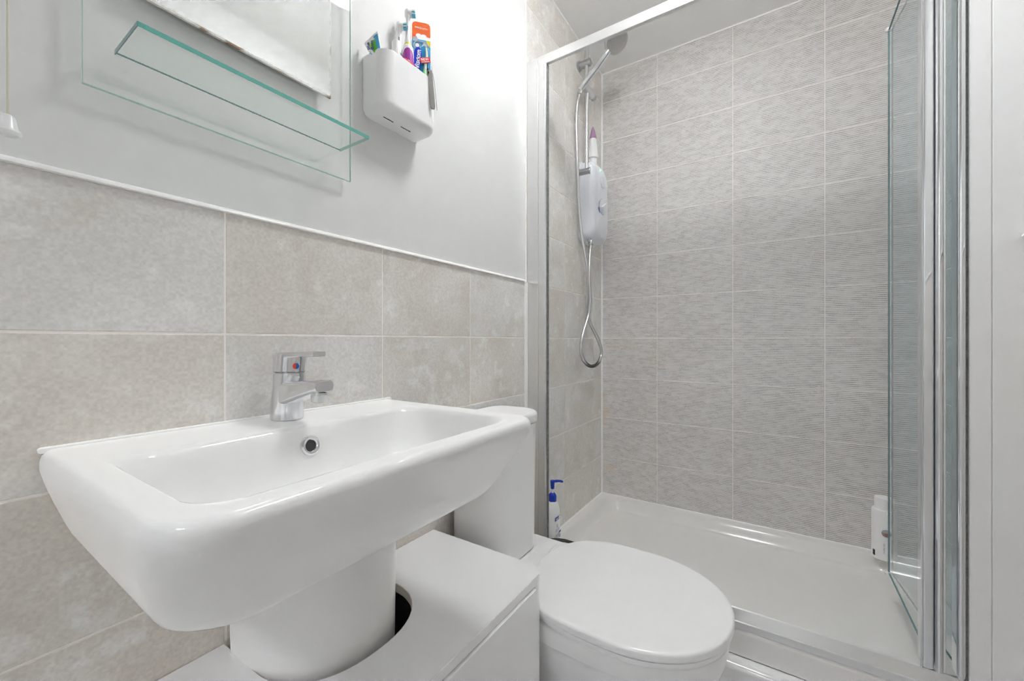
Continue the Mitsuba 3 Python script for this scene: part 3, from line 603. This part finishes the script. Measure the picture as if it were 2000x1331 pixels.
wtx, wty = V(*(Mc[:3, :3] @ V(-math.sin(math.radians(6)), math.cos(math.radians(6)), 0)))*1, None
ux = Mc[:3, :3] @ V(.10, 1, 0); uy = Mc[:3, :3] @ V(-1, .10, 0)
text_on('Wisdom', .0100, (Mc @ np.append(V(-.0090, .165, .0074), 1))[:3], ux, uy, 'lettering', 'print_white', cp, bold=True, squeeze=1.02)
tag = affinity.translate(affinity.rotate(sbox(-.0125, -.0068, .0125, .0068), 14),   .0085, .167)
obj('new_tag', onc(tag, .0085, .001), 'red_plastic', cp, False)
ux = Mc[:3, :3] @ V(1, .249, 0); uy = Mc[:3, :3] @ V(-.249, 1, 0)
text_on('NEW', .0062, (Mc @ np.append(V(.0080, .1685, .0096), 1))[:3], ux, uy, 'lettering', 'print_white', cp, bold=True)
obj('underline', onc(affinity.translate(affinity.rotate(sbox(-.010, -.0006, .010, .0006), 14), .0097, .1625), .0095, .0006), 'print_white', cp, False)
text_on('Medium+', .0052, (Mc @ np.append(V(.000, HH-.0145, .0012), 1))[:3], Mc[:3, 0], Mc[:3, 1], 'lettering', 'print_white', cp)

# nail clipper over the rim
nc = thing('nail_clipper', 'steel nail clipper hooked over the right front corner of the toothbrush holder', 'nail clipper')
Mn = fmat(V(.4052, -.0772, 1.5370), (.72, -.69, .12), (.03, -.02, 1))
def onn(m): return put(m, Mn)
lev = extr(Polygon([(-.0052, .004), (-.0030, .0), (.0035, -.001), (.0052, .002), (.0078, .086), (.0070, .089), (-.0012, .092), (-.0022, .088)]).difference(Point(.0018, .0075).buffer(.0013)), .0016); lev.apply_translation((0, 0, .0035))
obj('lever', onn(lev), 'steel', nc, False)
back = extr(Polygon([(-.0062, .003), (-.0045, -.0005), (.0035, -.0015), (.0045, .003), (.0040, .086), (.001, .092), (-.0050, .090), (-.0056, .086)]), .0014)
obj('jaw', onn(back), 'steel', nc, False)
st, _ = spline([(.0085, -.002, -.001), (.0100, .03, -.003), (.0103, .06, -.003), (.0095, .086, -.001)], 14)
obj('file', onn(put(tube(st, .0008, 6), np.eye(4))), 'chrome_dark', nc)
obj('pin', onn(cat(rod((-.0015, .0835, -.001), (-.0015, .0835, .008), .0022, 12, .0004), rod((-.0015, .0915, .002), (-.0015, .0915, .006), .0020, 12, .0004))), 'black_plastic', nc)
obj('file_tip', onn(rbox(.0085, .0097, .092, .103, -.0035, -.0025, .0003)), 'chrome_dark', nc)

# ------------------------------------------------------------------ pull cord
pc = thing('pull_cord', 'white bell-shaped light pull hanging on a cord by the left wall', 'light pull')
PX, PYc = -.2305, -.022
obj('cord', rod((PX+.0003, PYc, 1.2445), (PX+.0003, PYc, ZC-.03), .0011, 8, .0002), 'cord', pc)
obj('bell', lathe([(.0020, 1.2450), (.0045, 1.2445), (.0062, 1.2425), (.0085, 1.2295), (.0108, 1.2270), (.0112, 1.2245), (.0098, 1.2215), (.0082, 1.2212), (.0070, 1.2240), (.0001, 1.2260)][::-1], 28, at=(PX, PYc, 0)), 'white_plastic', pc, 40)
obj('ceiling_switch', lathe([(.035, ZC-.03), (.04, ZC-.026), (.042, ZC)], 28, at=(PX, PYc-.022, 0)), 'white_plastic', pc, 40)

# ------------------------------------------------------------------ shower: electric unit, riser rail, handset, hose
su = thing('electric_shower', 'white electric shower unit with two dials on the tiled left wall of the shower', 'electric shower')
UX0, UX1, UZ0, UZ1 = 1.417, 1.600, 1.440, 1.802
def unit_ring(y, gx, gz, r): q = rrect(UX0+gx, UX1-gx, UZ0+gz, UZ1-gz, [r*1.35, r*.55, r, r], 8); return np.column_stack([q[:, 0], np.full(len(q), y), q[:, 1]])
m = loft([unit_ring(-.0005, 0, .006, .030), unit_ring(-.030, 0, .004, .035), unit_ring(-.050, .001, .004, .038), unit_ring(-.062, .004, .007, .042), unit_ring(-.074, .012, .015, .046), unit_ring(-.082, .026, .030, .046), unit_ring(-.087, .048, .06, .04)]); m.fix_normals()
obj('cover', m, 'shower_plastic', su, 50)
m = loft([unit_ring(-.0006, -.002, -.001, .03), unit_ring(-.013, -.002, -.001, .03)]); m.fix_normals(); obj('backplate', m, 'shower_plastic', su, 40)
def dial(z, r, key, turn):
    c = V(1.492, -.0850, z)
    obj('dial_ring', lathe([(r*1.12, 0), (r*1.16, .002), (r*1.16, .0035), (r*1.04, .0038)], 36, axis='y', at=(c[0], c[1]-.0020, c[2])).apply_transform(np.eye(4)), 'print_grey', su, 40)
    kn = put(lathe([(r, 0), (r, .004), (r*.9, .006), (.0001, .0065)], 36), fmat(c+V(0, -.001, 0), (1, 0, 0), (0, 0, 1)))
    g = obj('dial', kn, 'shower_plastic', su, 40)
    f = put(rbox(-r*.22, r*.22, -r*.95, r*1.05, .004, .017, .003), fmat(c, (math.cos(turn), 0, math.sin(turn)), (-math.sin(turn), 0, math.cos(turn))))
    obj('grip', f, 'shower_plastic', g)
dial(1.712, .0240, 'dial', math.radians(25)); dial(1.600, .0330, 'dial', math.radians(-60))
def arc(r0, r1, a0, a1): a = np.radians(np.linspace(a0, a1, 14)); return Polygon(np.vstack([np.column_stack([r0*np.cos(a), r0*np.sin(a)]), np.column_stack([r1*np.cos(a), r1*np.sin(a)])[::-1]]))
for a0, a1, mt in ((195, 232, 'dial_blue'), (250, 285, 'dial_rose'), (288, 325, 'dial_red')):
    m = put(extr(arc(.041, .047, a0, a1), .0012), fmat(V(1.492, -.0855, 1.600), (1, 0, 0), (0, 0, 1))); obj('dial_mark', m, mt, su, False, label={'dial_blue': 'blue cold mark', 'dial_rose': 'pale red warm mark', 'dial_red': 'red hot mark'}[mt])
m = lathe([(.0035, 0), (.0035, .001), (.002, .0015)], 14, axis='y', at=(1.475, -.0862, 1.764)); d = mikit.ply(m, 'led_green'); d['emitter'] = {'type': 'area', 'radiance': {'type': 'rgb', 'value': [.15, 1.1, .6]}}; obj('indicator_lamp', d, None, su, label='green indicator light')
m = put(extr(Polygon([(0, .016), (.013, .006), (.011, -.013), (0, -.018), (-.011, -.013), (-.013, .006)]).difference(Polygon([(0, .014), (.0115, .005), (.0095, -.0115), (0, -.016), (-.0095, -.0115), (-.0115, .005)])), .0012), fmat(V(1.490, -.0850, 1.525), (1, 0, 0), (0, 0, 1))); obj('logo_outline', m, 'print_grey', su, False)
obj('outlet', lathe([(.011, 1.424), (.0125, 1.427), (.0125, 1.436), (.010, 1.446)], 20, at=(1.4560, -.046, 0)), 'chrome_soft', su, 40)
obj('test_port', lathe([(.006, 1.430), (.006, 1.445)], 16, at=(1.4350, -.046, 0)), 'chrome_dark', su, 40)

cone = thing('squeeze_bottle', 'white tapered bottle with a pointed lilac cap standing on top of the shower unit', 'bottle')
obj('bottle_body', lathe([(.0165, 1.802), (.0185, 1.805), (.0185, 1.830), (.0195, 1.836), (.0265, 1.840), (.0265, 1.846), (.0150, 1.935), (.012, 1.938)], 28, at=(1.506, -.036, 0)), 'white_plastic', cone, 40)
obj('bottle_cap', lathe([(.0158, 1.932), (.0158, 1.938), (.0095, 1.970), (.004, 1.987), (.0015, 1.990)], 28, at=(1.506, -.036, 0)), 'lilac_plastic', cone, 40)

rr_ = thing('shower_riser_rail', 'chrome riser rail on two wall brackets left of the tiled corner', 'shower rail')
RX, RY = 1.4224, -.040
obj('pole', rod((RX, RY, 1.742), (RX, RY, 2.340), .0098, 24), 'chrome_soft', rr_)
for z in (2.240, 1.750):
    b = obj('bracket', cat(lathe([(.0155, 0), (.0160, .001), (.0160, .056), (.0145, .0585)][::-1], 28, axis='y', at=(RX, 0, 0)), ) if False else put(lathe([(.0155, 0), (.0160, .001), (.0160, .056), (.0145, .0585)], 28), fmat(V(RX, -.001, z), (1, 0, 0), (0, 0, 1))), 'chrome_dark', rr_, 40)
    obj('rose', put(lathe([(.0205, 0), (.0225, .001), (.0225, .005), (.0190, .0075)], 28), fmat(V(RX, -.0005, z), (1, 0, 0), (0, 0, 1))), 'chrome_dark', b, 40)
obj('slider', rod((1.372, RY-.004, 2.118), (1.475, RY-.004, 2.118), .0165, 24, .002), 'chrome_soft', rr_)
obj('slider_knob', rod((1.472, RY-.004, 2.118), (1.500, RY-.004, 2.118), .0135, 24, .002), 'chrome_dark', rr_)
hs = thing('hand_shower', 'chrome hand shower with a round grey spray face hooked on the riser rail', 'shower head')
p0, p1 = V(1.362, -.0420, 2.098), V(1.366, -.158, 2.212)
ax = (p1-p0)/np.linalg.norm(p1-p0); L = np.linalg.norm(p1-p0)
obj('handle', along(lathe([(.0095, -.012), (.0120, -.010), (.0120, .010), (.0110, .012), (.0125, .014), (.0145, L*.5), (.0140, L*.8), (.0125, L+.006)], 24), p0, ax), 'chrome', hs, 40)
hc = V(1.366, -.197, 2.2395); hn = V(-.30, -.48, -.80); hn /= np.linalg.norm(hn)
obj('head', along(lathe([(.020, -.034), (.036, -.028), (.0465, -.018), (.0490, -.008), (.0490, .002), (.0470, .005)], 40), hc, hn), 'chrome', hs, 40)
obj('spray_face', along(lathe([(.0465, .0035), (.0460, .0060), (.0400, .0075), (.0001, .0080)], 40), hc, hn), 'spray_face' if False else 'steel', hs, 40, label='grey spray face with fine nozzles')
Mh = frame(hn); noz = []
for rad, cnt in ((.010, 6), (.019, 12), (.028, 18), (.037, 24)):
    for a in np.arange(cnt)*2*math.pi/cnt:
        q = hc + hn*.0072 + Mh[:3, 0]*rad*math.cos(a) + Mh[:3, 1]*rad*math.sin(a); noz.append(rod(q, q+hn*.0022, .0013, 6, .0003))
o = obj('nozzles', cat(*noz), 'print_grey', hs, True, kind='stuff')
ho = thing('shower_hose', 'ribbed chrome hose hanging in a loop below the shower unit', 'shower hose')
HP = [(1.3600, -.0400, 2.0900), (1.352, -.033, 2.060), (1.346, -.028, 2.020), (1.352, -.021, 1.960), (1.362, -.0200, 1.80), (1.372, -.0200, 1.640), (1.390, -.0300, 1.455), (1.4107, -.0450, 1.319), (1.4305, -.0420, 1.2240), (1.4450, -.0320, 1.1360), (1.4750, -.0330, 1.0700), (1.548, -.0400, 1.0000), (1.5980, -.0420, .9290), (1.5640, -.0420, .8810), (1.4780, -.0420, .8640), (1.3930, -.0450, .8865), (1.3483, -.0450, .9333), (1.3650, -.0450, 1.0074), (1.4140, -.0520, 1.1000), (1.4240, -.0570, 1.1830), (1.4150, -.055, 1.2720), (1.4330, -.050, 1.3650), (1.4560, -.0460, 1.4260)]
q, L = spline(HP, 10); n = int(L/.0022); q, _ = spline(HP, n)
obj('ribbed_tube', tube(q, np.where(np.arange(n) % 2, .0078, .0064), 10), 'chrome_soft', ho, True)
obj('hose_nut', along(lathe([(.008, 0), (.0105, .001), (.0105, .014), (.009, .016)], 18), V(1.354, -.0345, 2.066), p0-V(1.354, -.0345, 2.066)), 'chrome_soft', ho, 40)

# ------------------------------------------------------------------ bottles on the tray
pb = thing('pump_bottle', 'white lotion bottle with a blue pump in the left front corner of the tray', 'bottle')
bx, by, bz = 1.108, -.030, .1965
def br(hx, hy, z): a = np.arange(32)*2*math.pi/32; e = .80; return np.column_stack([bx+hx*np.sign(np.cos(a))*np.abs(np.cos(a))**e, by+hy*np.sign(np.sin(a))*np.abs(np.sin(a))**e, np.full(32, z)])
obj('bottle_body', loft([br(.034, .020, bz), br(.036, .022, bz+.004), br(.0375, .023, bz+.05), br(.0385, .0235, bz+.09), br(.036, .022, bz+.125), br(.028, .019, bz+.148), br(.018, .015, bz+.160), br(.0135, .0135, bz+.164)]), 'print_white', pb, 45)
obj('pump_collar', lathe([(.0150, bz+.162), (.0155, bz+.164), (.0155, bz+.183), (.0120, bz+.190), (.0070, bz+.194)], 24, at=(bx, by, 0)), 'blue_plastic', pb, 40, label='blue screw collar')
obj('pump_stem', lathe([(.0040, bz+.190), (.0040, bz+.212)], 14, at=(bx, by, 0)), 'print_white', pb, 40)
st, _ = spline([(bx, by, bz+.236), (bx+.018, by-.013, bz+.237), (bx+.036, by-.026, bz+.231)], 12)
obj('pump_head', cat(lathe([(.0065, bz+.210), (.0072, bz+.214), (.0080, bz+.232), (.0095, bz+.238), (.0080, bz+.242)], 20, at=(bx, by, 0)), tube(st, np.linspace(.0058, .0042, 12), 12)), 'blue_plastic', pb, 40, label='blue pump head with a long spout')
lf_ = V(.42, -.91, 0); lx = V(.91, .42, 0)
face_o = V(bx, by, 0) + V(.010, -.0205, 0)
def lab_poly(poly, key, mat, z, off=.0): m = extr(poly, .0012); obj(key, put(m, fmat(V(bx-.001, by-.0226-off, bz+z), (1, 0, 0), (0, 0, 1))), mat, pb, False)
lab_poly(affinity.skew(sbox(-.024, -.006, .004, .006), 14, 0), 'label_band', 'print_blue', .102, .0010)
text_on('nex', .006, V(bx-.010, by-.0250, bz+.102), (1, 0, 0), (0, 0, 1), 'lettering', 'print_white', pb, bold=True)
for z, w, off in ((.108, .010, .018), (.097, .012, .018), (.060, .03, 0), (.054, .028, 0), (.040, .026, 0), (.034, .026, 0), (.028, .02, -.004)):
    lab_poly(sbox(-w/2+off-.004, -.0008, w/2+off-.004, .0008), 'label_line', 'print_grey', z, .0006)
lab_poly(Point(-.004, 0).buffer(.006).difference(Point(-.004, 0).buffer(.0045)), 'label_emblem', 'print_grey', .073, .0008)
lab_poly(sbox(.008, -.003, .024, .003), 'label_band', 'print_blue', .044, .0006)
lab_poly(sbox(.010, -.008, .022, .006), 'barcode', 'print_grey', .030, .0004)

sq = thing('squeegee', 'black curved rubber blade lying on the tray rim behind the toilet seat', 'squeegee')
A, B = V(1.052, -.020, .2150), V(1.118, -.140, .2110)
rings = []
for s in np.linspace(0, 1, 14):
    c = A + (B-A)*s + V(0, 0, .018*math.sin(math.pi*min(1, s*1.0))**.8*(1-.35*s)); w = .012*(1-.55*s)
    nrm = V(.876, .482, 0); qq = rrect(-w, w, -.004, .004, .0035, 4); rings.append(c + qq[:, :1]*nrm + qq[:, 1:]*V(0, 0, 1))
m = loft(rings); m.fix_normals(); obj('blade', m, 'black_plastic', sq, 40)
obj('foot', rod((1.060, -.035, .1965), (1.060, -.035, .222), .006, 12), 'black_plastic', sq); obj('foot', rod((1.108, -.122, .1905), (1.108, -.122, .214), .005, 12), 'black_plastic', sq)

wbz = thing('shampoo_bottle', 'white flat-topped bottle standing on the tray rim by the glass door leaf', 'bottle')
sx, sy, sz = 1.662, -1.086, .1972
obj('bottle_body', lathe([(.030, sz), (.0345, sz+.003), (.0355, sz+.010), (.0355, sz+.172), (.0335, sz+.178), (.029, sz+.179)], 36, at=(sx, sy, 0)), 'print_white', wbz, 40)
obj('bottle_cap', lathe([(.0275, sz+.178), (.0275, sz+.216), (.0260, sz+.220), (.0001, sz+.221)], 36, at=(sx, sy, 0)), 'print_white', wbz, 40)
def on_cyl(poly, th0, z, key, mat):
    g = extr(poly, .0010)
    for _ in range(3): g = g.subdivide()
    v = g.vertices.copy(); th = th0 + v[:, 0]/.0355; rr = .0355 + v[:, 2]*.6
    g.vertices = np.column_stack([sx+rr*np.cos(th), sy+rr*np.sin(th), sz+z+v[:, 1]]); obj(key, g, mat, wbz, False)
th0 = math.atan2(CAM[1]-sy, CAM[0]-sx)
on_cyl(Point(0, 0).buffer(.0135), th0+.16, .102, 'label_disc', 'print_grey')
on_cyl(Point(0, 0).buffer(.0125).intersection(sbox(-1, -1, 1, .001)), th0+.16, .1020, 'label_picture', 'print_brown')
for i, s in enumerate((0, .0016, .0032, .0048, .0064, .0080)): on_cyl(sbox(0, -.010, .0009, .010), th0-1.02+s/.0355, .022, 'barcode', 'print_black')
tm_ = meshkit.text_mesh('healthy hair', .0048, .0006); b = tm_.bounds; tm_.apply_translation((-(b[0][0]+b[1][0])/2, 0, 0))
v = tm_.vertices.copy(); th = th0 + .05 - v[:, 1]/.0355; rr = .0355 + v[:, 2]; tm_.vertices = np.column_stack([sx+rr*np.cos(th), sy+rr*np.sin(th), sz+.048+v[:, 0]])
obj('lettering', tm_, 'print_grey', wbz, False)
